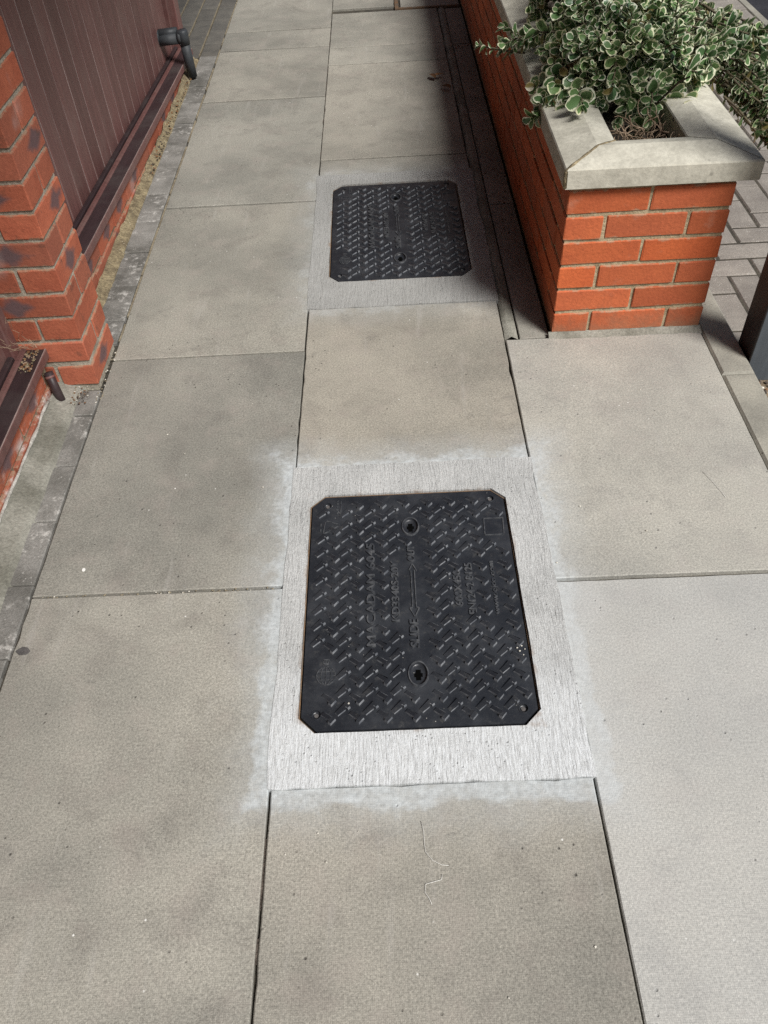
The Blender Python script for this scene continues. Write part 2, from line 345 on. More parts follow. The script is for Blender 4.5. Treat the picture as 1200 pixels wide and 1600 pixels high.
def tube(bm, pts, rad, seg=6, cap=True):
    rings = []; pts = [Vector(p) for p in pts]
    up = Vector((.13, .27, 1)).normalized()
    for i, p in enumerate(pts):
        t = (pts[min(i + 1, len(pts) - 1)] - pts[max(i - 1, 0)]).normalized()
        s = t.cross(up)
        if s.length < 1e-3: s = t.cross(Vector((1, 0, 0)))
        s.normalize(); q = s.cross(t)
        r = rad(i / max(1, len(pts) - 1)) if callable(rad) else rad
        rings.append([bm.verts.new(p + (s * math.cos(2 * math.pi * k / seg) + q * math.sin(2 * math.pi * k / seg)) * r) for k in range(seg)])
    for a, b in zip(rings, rings[1:]):
        for k in range(seg):
            bm.faces.new((a[k], a[(k + 1) % seg], b[(k + 1) % seg], b[k]))
    if cap and seg > 2: bm.faces.new(rings[0][::-1]); bm.faces.new(rings[-1])
def tube_me(pts, rad, seg=6, smooth=True):
    bm = bmesh.new(); tube(bm, pts, rad, seg); bmesh.ops.recalc_face_normals(bm, faces=bm.faces); return from_bm(bm, smooth=smooth)
def R(a, b): return random.uniform(a, b)

# ================================================================ SETTING
bm = bmesh.new(); box(bm, -150, 150, -150, 150, -.40, -.075)
ground = link('ground', from_bm(bm, 'ground'), MT['dirt']); tag(ground, kind='structure')

# ---- the path: bedding, flags, new concrete, edging
bm = bmesh.new(); box(bm, -.985, .478, -1.6, 7.6, -.074, -.013); box(bm, .479, 1.018, -1.6, 2.055, -.074, -.013)
path = link('path', from_bm(bm, 'path'), MT['bed']); tag(path, kind='structure')
XE, XL, XR, XK = -.856, -.268, .338, .925
G = .0018
TONES = {(-.856, .238): (.93, .93, .92), (-.856, 1.143): (.80, .805, .80), (-.856, 2.042): (.90, .90, .885), (-.856, 3.014): (.88, .89, .885), (-.268, -.085): (.93, .92, .905), (-.268, 1.5285): (.96, .935, .90), (-.268, 3.366): (.92, .91, .89), (.338, 1.129): (1.07, 1.065, 1.035), (.338, .22): (1.05, 1.05, 1.05)}
def slab(x0, x1, y0, y1, dz=None, jit=.0015, mat='slab'):
    """one paving flag; dy skews the transverse joints"""
    H = .0034 + .0009 * max(0, y1 - 1.5)
    poly = [(x0 + G + R(-jit, jit), y0 + H + R(-jit, jit)), (x1 - G + R(-jit, jit), y0 + H + R(-jit, jit)), (x1 - G + R(-jit, jit), y1 - H + R(-jit, jit)), (x0 + G + R(-jit, jit), y1 - H + R(-jit, jit))]
    tx, ty = R(-.002, .002), R(-.002, .002); cx, cy = (x0 + x1) / 2, (y0 + y1) / 2
    # edges broken up a little so that the joint is not a ruled line
    fine = []
    for i in range(4):
        a, b = Vector(poly[i]), Vector(poly[(i + 1) % 4]); n = max(2, int((b - a).length / .035)); nrm = Vector((-(b - a).y, (b - a).x)).normalized()
        for k in range(n):
            p = a.lerp(b, k / n); off = 0 if k == 0 else abs(mnoise.noise(Vector((p.x * 26, p.y * 26, i * 7.7)))) * .0018 + (R(.001, .004) if random.random() < .04 else 0)
            fine.append(tuple(p + nrm * off))
    bm = bmesh.new(); prism(bm, fine, -.05, R(-.0008, .0008) if dz is None else dz, .0022, lambda x, y: (x - cx) * tx + (y - cy) * ty)
    o = link('paving_slab', from_bm(bm, 'paving_slab'), MT[mat], path); t = R(.84, .98); o.color = (*TONES.get((x0, y0), (t, t, t * .985)), 1); return o
for y0, y1 in ((-1.57, -.666), (-.666, .238), (.238, 1.143), (1.143, 2.042), (2.042, 3.014), (3.014, 4.066), (4.066, 4.765), (4.765, 5.066), (5.066, 5.97), (5.97, 7.0)):
    slab(XE, XL, y0, y1)
for y0, y1 in ((-1.56, -.84), (-.84, -.085), (-.085, .668), (1.5285, 2.2705), (3.2175, 3.366), (3.366, 4.469), (4.469, 4.726), (4.726, 5.312)):
    slab(XL, XR, y0, y1)
slab(XL, .094, 5.38, 6.3); slab(XL, .094, 6.3, 7.2)
for y0, y1 in ((-1.6, -.69), (-.69, .22), (.22, 1.129), (1.129, 2.052)):
    slab(XR, XK, y0, y1, mat='slab2' if y0 < 1 else 'slab3')
# narrow strip along the planter wall
for y0, y1 in ((2.058, 2.92), (2.92, 3.80), (3.80, 4.70), (4.70, 5.31)):
    slab(.382, .476, y0, y1, -.004)
bm = bmesh.new(); n = 60
for k in range(n):
    ya, yb = 2.06 + 3.25 * k / n, 2.06 + 3.25 * (k + 1) / n
    wa, wb = [.342 + mnoise.noise(Vector((y * 9, 0, 0))) * .006 for y in (ya, yb)]
    va = [bm.verts.new(p) for p in ((wa, ya, -.01), (wb, yb, -.01), (.3585, yb, .004 + .003 * mnoise.noise(Vector((yb * 12, 3, 0)))), (.3585, ya, .004 + .003 * mnoise.noise(Vector((ya * 12, 3, 0)))), (.380, ya, -.007), (.380, yb, -.007))]
    bm.faces.new((va[0], va[3], va[2], va[1])); bm.faces.new((va[3], va[4], va[5], va[2]))
bmesh.ops.recalc_face_normals(bm, faces=bm.faces)
link('mortar_band', from_bm(bm, smooth=True), MT['fillet'], path)

bm = bmesh.new()   # sand and dust lying in the open joints
for xc, ya, yb in ((XL, -1.5, .66), (XL, 3.25, 5.3), (XR, -1.5, -.2)):
    y = ya
    while y < yb:
        l = R(.03, .14)
        if random.random() < .7: prism(bm, [(xc - .0055, y), (xc + .0055, y), (xc + .0055, y + l), (xc - .0055, y + l)], -.012, R(-.0075, -.0035), .0008)
        y += l + R(0, .06)
link('joint_sand', from_bm(bm), MT['soil'], path)
# new concrete surrounds with an opening for the cover
def octagon(w, l, c):
    w, l = w / 2, l / 2; return [(-w + c, -l), (w - c, -l), (w, -l + c), (w, l - c), (w - c, l), (-w + c, l), (-w, l - c), (-w, -l + c)]
def loop_edges(bm, pts, z):
    vs = [bm.verts.new((p[0], p[1], z)) for p in pts]
    return vs, [bm.edges.new((vs[i], vs[(i + 1) % len(vs)])) for i in range(len(vs))]
CW, CL = .472, .640
COVERS = ((.019, 1.1, 1.), (.034, 2.776, 1.09))
for (x0, x1, y0, y1), (cx, cy, sy) in zip(((XL - .005, XR + .005, .664, 1.5325), (XL - .005, XR + .005, 2.266, 3.2215)), COVERS):
    bm = bmesh.new()
    fine = []
    cs = [(x0, y0), (x1, y0), (x1, y1), (x0, y1)]
    for i in range(4):
        a, b = Vector(cs[i]), Vector(cs[(i + 1) % 4])
        for k in range(24):
            p = a.lerp(b, k / 24); nn = Vector((-(b - a).y, (b - a).x)).normalized(); fine.append(tuple(p + nn * (0 if k == 0 else mnoise.noise(Vector((p.x * 30, p.y * 30, 2))) * .005 + mnoise.noise(Vector((p.x * 6, p.y * 6, 9))) * .006)))
    vo, eo = loop_edges(bm, fine, .0022)
    hole = [(cx + p[0], cy + p[1] * sy) for p in octagon(CW + .012, CL + .012, .034)]
    hf = []
    for i in range(8):
        a, b = Vector(hole[i]), Vector(hole[(i + 1) % 8]); n = max(1, int((b - a).length / .03))
        for k in range(n):
            p = a.lerp(b, k / n); q = Vector((p.x - cx, p.y - cy)).normalized(); hf.append(tuple(p + q * (0 if k == 0 else mnoise.noise(Vector((p.x * 40, p.y * 40, 5))) * .0018)))
    vh, eh = loop_edges(bm, hf, .0022)
    bmesh.ops.triangle_fill(bm, use_beauty=True, edges=eo + eh)
    for vs in (vo, vh):
        lo = [bm.verts.new((v.co.x, v.co.y, -.045)) for v in vs]
        for i in range(len(vs)):
            j = (i + 1) % len(vs); bm.faces.new((vs[i], vs[j], lo[j], lo[i]))
    bmesh.ops.recalc_face_normals(bm, faces=bm.faces)
    link('concrete_surround', from_bm(bm), MT['surround'], path)

# left edging blocks
def block(name, x0, x1, y0, y1, z, mat, parent, g=.002, zb=-.05, bev=.003):
    j = lambda: R(-.0012, .0012)
    poly = [(x0 + g + j(), y0 + g + j()), (x1 - g + j(), y0 + g + j()), (x1 - g + j(), y1 - g + j()), (x0 + g + j(), y1 - g + j())]
    tx, ty = R(-.01, .01), R(-.008, .008); cx, cy = (x0 + x1) / 2, (y0 + y1) / 2
    bm = bmesh.new(); prism(bm, poly, zb, z, bev, lambda x, y: (x - cx) * tx + (y - cy) * ty)
    return link(name, from_bm(bm, name), mat, parent)
ys = [-1.04, -.84, -.64, -.43, -.23, -.03, .175, .375, .577, .778, .98, 1.182, 1.383, 1.585, 1.790, 1.905]
for a, b in zip(ys, ys[1:]): block('edging_block', -.952, XE - .003, a, b, R(-.003, .002), MT['block'], path)
ys = [2.135, 2.26, 2.473, 2.694, 2.917, 3.142, 3.379, 3.61, 3.84, 4.07, 4.29, 4.50, 4.71]
for a, b in zip(ys, ys[1:]): block('edging_block', -.955, XE - .006, a, b, R(-.003, .002), MT['block'], path)
# pale mortar pointing between blocks and flags (far stretch)
bm = bmesh.new(); y = 2.15
while y < 7:
    l = R(.08, .35)
    if random.random() < .75: prism(bm, [(XE - .0055, y), (XE + .002, y), (XE + .002, y + l), (XE - .0055, y + l)], -.012, R(-.004, -.0008), .001)
    y += l + R(.01, .08)
link('mortar_pointing', from_bm(bm), MT['mortar'], path)
# far-left block paving in runs along the path
for r in range(7):
    xa = -.962 - .104 * (r) ; y = 4.72 + (.1 if r % 2 else 0)
    if r > 0: y += .02
    while y < 7.2:
        block('edging_block', xa - .1, xa, y, y + .205, R(-.006, -.002), MT['darkpaver'], path, .0022); y += .207
y = 4.71
while y < 7.2: block('edging_block', -.956, XE - .006, y, y + .205, R(-.005, -.002), MT['darkpaver'], path); y += .207
bm = bmesh.new(); box(bm, -1.72, -.9855, 4.74, 7.6, -.074, -.014)
for r in range(7): box(bm, -.962 - .104 * r - .0008, -.962 - .104 * r + .0052, 4.74, 7.4, -.0545, -.0025)
link('bedding_mortar', from_bm(bm), MT['mortar'], path)

# ---- mortar fillets between edging and plinths
def fillet(name, xa, xb, y0, y1, za, zb, mat, amp, n=70):
    bm = bmesh.new(); rows = []
    for k in range(n + 1):
        y = y0 + (y1 - y0) * k / n; row = []
        for j in range(6):
            t = j / 5; x = xb + (xa - xb) * t + amp * .8 * mnoise.noise(Vector((y * 14, j * 2.1, 1.)))
            z = zb + (za - zb) * t ** 1.6 + amp * .5 * mnoise.noise(Vector((y * 22, t * 5, 4.)))
            if j == 0: z = -.012
            row.append(bm.verts.new((x, y, z)))
        rows.append(row)
    for a, b in zip(rows, rows[1:]):
        for j in range(5): bm.faces.new((a[j], a[j + 1], b[j + 1], b[j]))
    bmesh.ops.recalc_face_normals(bm, faces=bm.faces)
    me = from_bm(bm, smooth=True)
    if me.polygons[20].normal.z < 0: me.flip_normals()
    return link(name, me, mat, path)
fillet('mortar_fillet', -.985, -.908, -1., 1.93, .028, .0045, MT['fillet'], .006)
fillet('mortar_fillet', -.985, -.946, 2.12, 4.66, .022, .002, MT['sandy'], .014)

bm = bmesh.new()   # pale crust where the fillet meets the near plinth
pts = [(-.984 + .003 * mnoise.noise(Vector((k * .37, 2, 0))), -.6 + 2.42 * k / 90, .031 + .005 * mnoise.noise(Vector((k * .31, 8, 0)))) for k in range(91)]
tube(bm, pts, lambda t: .0045 + .0028 * mnoise.noise(Vector((t * 40, 3, 0))), 6); link('mortar_crust', from_bm(bm, smooth=True), MT['crust'], path)
# ---- right-hand kerb, block paving, asphalt
for y0, y1 in ((-1.6, -.7), (-.7, .07), (.07, .955), (.955, 1.837), (1.837, 2.72), (2.72, 3.6), (3.6, 4.5), (4.5, 5.4)):
    bm = bmesh.new(); prism(bm, [(XK + .003, y0 + .002), (1.02, y0 + .002), (1.02, y1 - .002), (XK + .003, y1 - .002)], -.12, R(-.001, .001), .006)
    link('kerb_stone', from_bm(bm), MT['kerb'], path)
bm = bmesh.new(); box(bm, 1.0215, 2.075, 1.98, 8., -.0745, -.0492)
paving = link('block_paving', from_bm(bm), MT['bed']); tag(paving, kind='structure')
PZ = -.045
i0, i1, j0, j1 = 0, 8, 0, 58
def herr(cx, cy, vert):
    x0 = 1.026 + cx * .104; y0 = 2.0 + cy * .104
    if vert: xa, xb, ya, yb = x0, x0 + .104, y0, y0 + .208
    else: xa, xb, ya, yb = x0, x0 + .208, y0, y0 + .104
    xa = max(xa, 1.024); xb = min(xb, 1.862)
    if xb - xa > .03: block('paving_block', xa, xb, ya, yb, PZ + R(-.0025, .0025), MT['paver'], paving, .0036, -.07, .005)
for cx in range(-1, 9):
    for cy in range(0, 40):
        r = (cx - cy) % 4
        if r == 0: herr(cx, cy, False)
        elif r == 2: herr(cx, cy - 1, True)
y = 1.99
while y < 6.4: block('paving_block', 1.865, 2.07, y, y + .155, PZ + R(-.002, .002), MT['paver'], paving, .0036, -.07, .005); y += .157
bm = bmesh.new(); prism(bm, [(2.076, 1.9), (2.12, 1.9), (2.12, 9), (2.076, 9)], -.074, -.050, .004)
link('edge_strip', from_bm(bm), MT['kerb'], paving)
bm = bmesh.new(); box(bm, 2.121, 9, -6, 14, -.074, -.060); road = link('road', from_bm(bm), MT['asphalt']); tag(road, kind='structure')

# ================================================================ BRICK MESHES
def brick_mesh(l, w, h, name):
    bm = bmesh.new(); box(bm, -l / 2, l / 2, -w / 2, w / 2, 0, h, .0025)
    for v in bm.verts: v.co += Vector((R(-.0013, .0013), R(-.0013, .0013), R(-.0013, .0013)))
    return from_bm(bm, name)
BR = {}
def get_brick(l, mat):
    k = (round(l, 4), mat.name)
    if k not in BR:
        BR[k] = []
        for q in range(3): me = brick_mesh(l, .1025, .065, 'brick'); me.materials.append(mat); BR[k].append(me)
    return random.choice(BR[k])
def lay(parent, mat, x0, y0, z, l, axis):
    """brick with its low corner at x0,y0; axis 'x' or 'y'"""
    cx, cy = (x0 + l / 2, y0 + .05125) if axis == 'x' else (x0 + .05125, y0 + l / 2)
    return link('brick', get_brick(l, mat), None, parent, (cx + R(-.001, .001), cy + R(-.001, .001), z + R(-.0007, .0007)),
                (R(-.004, .004), R(-.004, .004), (math.pi / 2 if axis == 'y' else 0) + R(-.004, .004)))

# ---- brick planter
PX0, PX1, PY0, PY1 = .48, .92, 2.062, 6.3
planter = empty('brick_planter', (.7, 2.06, 0))
tag(planter, 'long orange brick planter with pale concrete coping beside the path', 'planter')
def pl(o):  # keep world placement under the planter empty
    o.location = Vector(o.location) - planter.location; return o
for k in range(6):
    z = .010 + .075 * k; xr = PX1 - .1025
    if k % 2 == 0:
        pl(lay(planter, MT['brick'], PX0 + .1125, PY0, z, .215, 'x')); y = PY0
    else:
        pl(lay(planter, MT['brick'], PX0, PY0, z, .215, 'x')); pl(lay(planter, MT['brick'], PX0 + .225, PY0, z, .215, 'x')); y = PY0 + .1125
    while y < PY1:
        pl(lay(planter, MT['brick'], PX0, y, z, .215, 'y'))
        if y < 4.2: pl(lay(planter, MT['brick'], xr, y, z, .215, 'y'))
        y += .225
bm = bmesh.new(); e = .0045
box(bm, PX0 + e, PX1 - e, PY0 + e, PY0 + .1025 - e, -.05, .463)
box(bm, PX0 + e, PX0 + .1025 - e, PY0 + .1025 - e + .0005, PY1, -.05, .463)
box(bm, PX1 - .1025 + e, PX1 - e, PY0 + .1025 - e + .0005, PY1, -.05, .463)
pl(link('mortar', from_bm(bm), MT['tanmortar'], planter))
# smear of bedding mortar along the foot of the front
bm = bmesh.new()
for k in range(30):
    xa, xb = .47 + .455 * k / 30, .47 + .455 * (k + 1) / 30
    f = lambda x: PY0 - .022 - .008 * mnoise.noise(Vector((x * 20, 1, 0)))
    v = [bm.verts.new(p) for p in ((xa, f(xa), .001), (xb, f(xb), .001), (xb, PY0 + .002, .012), (xa, PY0 + .002, .012))]; bm.faces.new(v)
pl(link('foot_mortar', from_bm(bm), MT['fillet'], planter))
# coping: outer/inner rectangles, twice weathered
OX0, OX1, OY0 = .461, .968, 2.045; IX0, IX1, IY0 = .612, .802, 2.178
ZB, ZT, ZR, ZI = .4635, .515, .538, .527
def coping_run(kind, a, b, mit_a, mit_b):
    """kind left/right/front; profile of five points swept with mitres"""
    bm = bmesh.new(); rings = []
    prof = [(0., ZB), (0., ZT), (.62, ZR), (1., ZI), (1., ZB)]
    for end, mit in ((a, mit_a), (b, mit_b)):
        ring = []
        for t, z in prof:
            if kind == 'left': x = OX0 + (IX0 - OX0) * t; y = end if not mit else OY0 + (IY0 - OY0) * t + .003
            elif kind == 'right': x = OX1 + (IX1 - OX1) * t; y = end if not mit else OY0 + (IY0 - OY0) * t + .004
            else:
                y = OY0 + (IY0 - OY0) * t; x = (OX0 + (IX0 - OX0) * t + .003) if end == 0 else (OX1 + (IX1 - OX1) * t - .003)
            ring.append(bm.verts.new((x, y, z + R(-.0006, .0006))))
        rings.append(ring)
    for i in range(5):
        j = (i + 1) % 5; bm.faces.new((rings[0][i], rings[0][j], rings[1][j], rings[1][i]))
    bm.faces.new(rings[0][::-1]); bm.faces.new(rings[1])
    bmesh.ops.recalc_face_normals(bm, faces=bm.faces)
    long = [ed for ed in bm.edges if (rings[0].index(ed.verts[0]) if ed.verts[0] in rings[0] else -1) in (0, 1, 3, 4) and ed.verts[1] in rings[1]]
    bmesh.ops.bevel(bm, geom=long, offset=.003, segments=1, affect='EDGES'); bmesh.ops.recalc_face_normals(bm, faces=bm.faces)
    return pl(link('coping_stone', from_bm(bm), MT['coping'], planter))
coping_run('front', 0, 1, False, False)
for kind, cuts in (('left', (2.03, 3.108, 4.01, 4.92, 5.83, 6.4)), ('right', (2.03, 3.02, 3.93, 4.84, 5.75, 6.4))):
    for i, (a, b) in enumerate(zip(cuts, cuts[1:])): coping_run(kind, a, b - .005, i == 0, False)
bm = bmesh.new()   # tan mortar in the left mitre
n = 14
for s in (-1, 1):
    pass
pts = []
for k in range(n + 1):
    t = k / n; z = ZT + (ZR - ZT) * min(1, t / .62) - max(0, (t - .62) / .38) * (ZR - ZI)
    pts.append((OX0 + (IX0 - OX0) * t + .0005, OY0 + (IY0 - OY0) * t + .001, z - .003 + .0015 * mnoise.noise(Vector((t * 17, 0, 0)))))
pts = [(OX0 + .002, OY0 + .002, ZB + .004)] + pts
tube(bm, pts, lambda t: .0055 + .0015 * mnoise.noise(Vector((t * 23, 5, 0))), 6)
pl(link('joint_mortar', from_bm(bm, smooth=True), MT['sandy'], planter))
# soil
bm = bmesh.new(); nx, ny = 16, 90; g = []
for j in range(ny + 1):
    g.append([bm.verts.new((PX0 + .1025 + (PX1 - PX0 - .205) * i / nx, PY0 + .1025 + (PY1 - PY0 - .12) * j / ny, .452 + .03 * mnoise.noise(Vector((i * .45, j * .5, 0))) + .012 * mnoise.noise(Vector((i * 1.7, j * 1.9, 3))))) for i in range(nx + 1)])
for j in range(ny):
    for i in range(nx): bm.faces.new((g[j][i], g[j][i + 1], g[j + 1][i + 1], g[j + 1][i]))
pl(link('soil', from_bm(bm, smooth=True), MT['soil'], planter))

# ================================================================ LEFT SIDE: pier, plinths, doors
pier = empty('brick_pier', (-1., 2.02, 0)); tag(pier, 'weathered red brick pier between the two maroon timber doors', 'pier')
def pr(o): o.location = Vector(o.location) - pier.location; return o
PRX, PRY = -.866, 1.914
for k in range(32):
    z = .020 + .075 * k
    if k == 0: z = .012
    if k % 2 == 0:     # one stretcher on the path side
        pr(lay(pier, MT['oldbrick'], PRX - .1025, PRY, z, .215, 'y')); pr(lay(pier, MT['oldbrick'], PRX - .2150, PRY, z, .215, 'y')) if False else None
        pr(lay(pier, MT['oldbrick'], PRX - .3275, PRY, z, .215, 'x')); pr(lay(pier, MT['oldbrick'], PRX - .3275, PRY + .1125, z, .215, 'x'))
    else:              # two headers on the path side
        pr(lay(pier, MT['oldbrick'], PRX - .215, PRY, z, .215, 'x')); pr(lay(pier, MT['oldbrick'], PRX - .215, PRY + .1125, z, .215, 'x'))
        pr(lay(pier, MT['oldbrick'], PRX - .3275, PRY, z, .215, 'y'))
bm = bmesh.new(); box(bm, PRX - .3215, PRX - .0045, PRY + .0045, PRY + .2105, -.05, 2.42)
pr(link('mortar', from_bm(bm), MT['lightmortar'], pier))

def zsill(y):  # the path climbs towards the far end, so the sill sits lower against it
    return .147 if y < 2.0 else .160 - .0447 * (y - 2.4)
def sheared(me, y_ref, slope):
    for v in me.vertices: v.co.z += slope * (v.co.y - y_ref)
    return me
def door(name, label, y0, y1, zs, slope, first, pitch, jambs):
    d = empty(name, (-1.07, (y0 + y1) / 2, 0)); tag(d, label, 'door')
    loc = Vector(d.location)
    def part(n, x0, x1, ya, yb, za, zb, mat, bev=.003, par=d, sl=True):
        me = box_me(x0, x1, ya, yb, za, zb, bev)
        if sl: sheared(me, y0, slope)
        return link(n, me, mat, par, tuple(-loc))
    y = first
    while y < y1 - .005:
        a, b = max(y, y0), min(y + pitch, y1)
        if b - a > .01:
            bm = bmesh.new()   # board with V-grooved long edges
            sec = [(-1.110, a + .0005), (-1.072, a + .0005), (-1.0672, a + .006), (-1.0672, b - .006), (-1.072, b - .0005), (-1.110, b - .0005)]
            lo = [bm.verts.new((p[0], p[1], .06)) for p in sec]; hi = [bm.verts.new((p[0], p[1], 2.15)) for p in sec]
            for i in range(6): bm.faces.new((lo[i], lo[(i + 1) % 6], hi[(i + 1) % 6], hi[i]))
            bm.faces.new(hi); bm.faces.new(lo[::-1]); bmesh.ops.recalc_face_normals(bm, faces=bm.faces)
            link('board', from_bm(bm, 'board'), MT['maroon'], d, tuple(-loc))
            gm = box_me(-1.0730, -1.0682, b - .0030, b + .0030, .06, 2.15, .001)
            link('groove', gm, MT['groove'], d, tuple(-loc))
        y += pitch
    part('bottom_bead', -1.0665, -1.048, y0, y1, zs - .02, zs + .012, MT['sill'], .004)
    part('bottom_rail', -1.0475, -1.028, y0, y1, zs - .05, zs + .004, MT['maroon'], .004)
    s = part('sill', -1.070, -.978, y0, y1, zs - .032, zs - .002, MT['sill'], .003)
    part('sill_nosing', -.9776, -.9745, y0, y1, zs - .030, zs - .0035, MT['maroon'], .0012)
    part('worn_edge', -.9790, -.9757, y0, y1, zs - .0032, zs - .0012, MT['rim'], .0006)
    for ya, yb in jambs: part('jamb', -1.11, -1.045, ya, yb, zs - .03, 2.2, MT['maroon'], .004, sl=False)
    return d
MT['groove'] = mat_simple('groove_primer', (.42, .34, .32), (.20, .12, .11), 3, .8, 200, .3)
far_door = door('timber_door', 'large maroon boarded timber door behind the brick pier', 2.135, 4.66, zsill(2.135), -.0447, 2.175, .1155, ((2.1355, 2.17), (4.60, 4.66)))
near_door = door('timber_door', 'maroon timber door at the left edge in front of the pier', -.6, 1.912, .147, 0., -.55, .1155, ((1.86, 1.910), (-.6, -.55)))
# plinth bricks beneath each sill
def plinth(label, y0, y1, slope, ztop, bmat='oldbrick'):
    p = empty('brick_plinth', (-1.04, (y0 + y1) / 2, 0)); tag(p, label, 'plinth'); loc = Vector(p.location)
    for c in range(2):
        y = y0 + (-.11 if c else .0)
        while y < y1:
            a, b = max(y0, y), min(y1, y + .215)
            if b - a > .03:
                zt = ztop - .033 - .073 * c + slope * ((a + b) / 2 - y0)
                if zt > -.01:
                    o = lay(p, MT[bmat], -.993 - .1025 + (.004 * c), a, zt - .065, round(b - a, 3), 'y'); o.rotation_euler.x = 0; o.rotation_euler.y = 0; o.location = Vector(o.location) - loc
            y += .225
    me = box_me(-1.1, -.999, y0, y1, -.12, ztop - .034); sheared(me, y0, slope); link('mortar', me, MT['mortar'], p, tuple(-loc))
plinth('low red brick plinth under the sill of the far maroon door', 2.137, 4.655, -.0447, zsill(2.135))
plinth('low red brick plinth with white bloom under the near door sill', -.6, 1.905, 0., .147, 'bloombrick')
# wall closing the left side, unseen eaves sized to shade it from above
bm = bmesh.new(); box(bm, -1.35, -1.112, -2.5, 4.66, 2.16, 2.9); box(bm, -1.35, -1.112, -2.5, -.61, -.07, 2.158)
wall = link('wall', from_bm(bm), MT['oldbrick']); tag(wall, kind='structure')
bm = bmesh.new(); box(bm, -6, 1.9, 9.0, 9.3, -.07, 5.5); box(bm, -1.7, -1.42, -3, 8.99, 2.53, 5.5)
fw = link('far_wall', from_bm(bm), MT['roofm']); tag(fw, kind='structure')  # unseen end wall and upper storey, added to cut sky light
bm = bmesh.new(); box(bm, -1.40, .10, -3.0, 7.0, 2.42, 2.52)
roof = link('roof', from_bm(bm), MT['roofm']); tag(roof, kind='structure')
# corner post at the far end of the far door
cp = link('corner_post', box_me(-1.13, -1.02, 4.665, 4.76, -.07, 2.41, .004), MT['maroon']); tag(cp, 'maroon timber corner post at the far end of the boarded door', 'post')

# ---- drain pipe over the far sill
pipe = empty('drain_pipe', (-.945, 4.385, 0)); tag(pipe, 'dark grey plastic drain pipe elbowing out over the far sill', 'pipe')
link('downpipe', tube_me([(.003, 0, .012), (.0, 0, .10), (-.003, 0, .165)], .0235, 20), MT['pipe'], pipe)
link('collar', tube_me([(-.003, 0, .160), (-.005, .001, .215), (-.006, .001, .222)], lambda t: .0268 if t < .9 else .022, 20), MT['pipe'], pipe)
link('elbow', tube_me([(-.030, .001, .192), (-.014, .001, .192)], .0285, 20), MT['pipe'], pipe)
link('outlet', tube_me([(-.128, 0, .180), (-.030, .001, .186)], .0245, 20), MT['pipe'], pipe)
link('outlet', tube_me([(-.128, .016, .204), (-.032, .017, .210)], .0215, 20), MT['pipe'], pipe)
link('flange', tube_me([(-.126, .006, .190), (-.119, .006, .190)], .036, 20), MT['pipe'], pipe)
stub = empty('pipe_stub', (-.985, 1.885, 0)); tag(stub, 'short dark maroon pipe stub beside the foot of the brick pier', 'pipe')
link('stub_body', tube_me([(.026, -.040, .010), (.012, -.018, .055), (.005, -.006, .088)], .0125, 16), MT['sill'], stub)
link('stub_rim', tube_me([(.008, -.0115, .072), (.0065, -.0090, .078)], .0138, 16), MT['maroon'], stub)

# ---- black post on the right
post = empty('roof_post', (1.07, 1.95, -.075)); tag(post, 'dark square post with blue grey front standing by the kerb', 'post')
link('post_body', box_me(-.046, .055, -.052, .048, 0, 2.6, .003), MT['post'], post)
link('front_plate', box_me(-.046, .055, -.057, -.0525, 0, 2.6, .001), MT['steel'], post)  # thin sheet coloured as the sky sheen on the front face

# ================================================================ MANHOLE COVER
cover = empty('manhole_cover', (COVERS[0][0], COVERS[0][1], 0))
tag(cover, 'black manhole cover with raised lettering set in pale concrete, nearest', 'manhole cover', 'manhole covers in the path')
PT = -.0010   # plate top
bm = bmesh.new(); edges = []
_, e1 = loop_edges(bm, octagon(CW, CL, .031), PT); edges += e1
def ell(cx, cy, rx, ry, n=28): return [(cx + rx * math.cos(2 * math.pi * k / n), cy + ry * math.sin(2 * math.pi * k / n)) for k in range(n)]
KEYS = ((.003, .211, .0185, .0255), (.003, -.199, .0190, .0270)); DIM = ((-.199, .291), (.203, .293), (-.206, -.284), (.208, -.287))
for c in KEYS: edges += loop_edges(bm, ell(*c), PT)[1]
for c in DIM: edges += loop_edges(bm, ell(*c, .0092, .0095, 18), PT)[1]
bmesh.ops.triangle_fill(bm, use_beauty=True, edges=edges)
for f in bm.faces:
    if f.normal.z < 0: f.normal_flip()
o8 = octagon(CW, CL, .031); 
vt = [bm.verts.new((p[0], p[1], PT)) for p in o8]; vb = [bm.verts.new((p[0] * 1.004, p[1] * 1.003, -.03)) for p in o8]
for i in range(8): bm.faces.new((vt[i], vb[i], vb[(i + 1) % 8], vt[(i + 1) % 8]))
bmesh.ops.recalc_face_normals(bm, faces=bm.faces)
me = from_bm(bm)
if sum(p.normal.z * p.area for p in me.polygons) < 0: me.flip_normals()
plate = link('plate', me, MT['cover'], cover)
def bowl(rx, ry, depth, n=28, floor=.35):
    bm = bmesh.new(); prev = None
    for t, z in ((1., 0), (.96, -.6 * depth), (.88, -.95 * depth), (floor, -depth)):
        ring = [bm.verts.new((rx * t * math.cos(2 * math.pi * k / n), ry * t * math.sin(2 * math.pi * k / n), z)) for k in range(n)]
        if prev:
            for k in range(n): bm.faces.new((prev[k], prev[(k + 1) % n], ring[(k + 1) % n], ring[k]))
        prev = ring
    bm.faces.new(prev); return from_bm(bm, smooth=True)
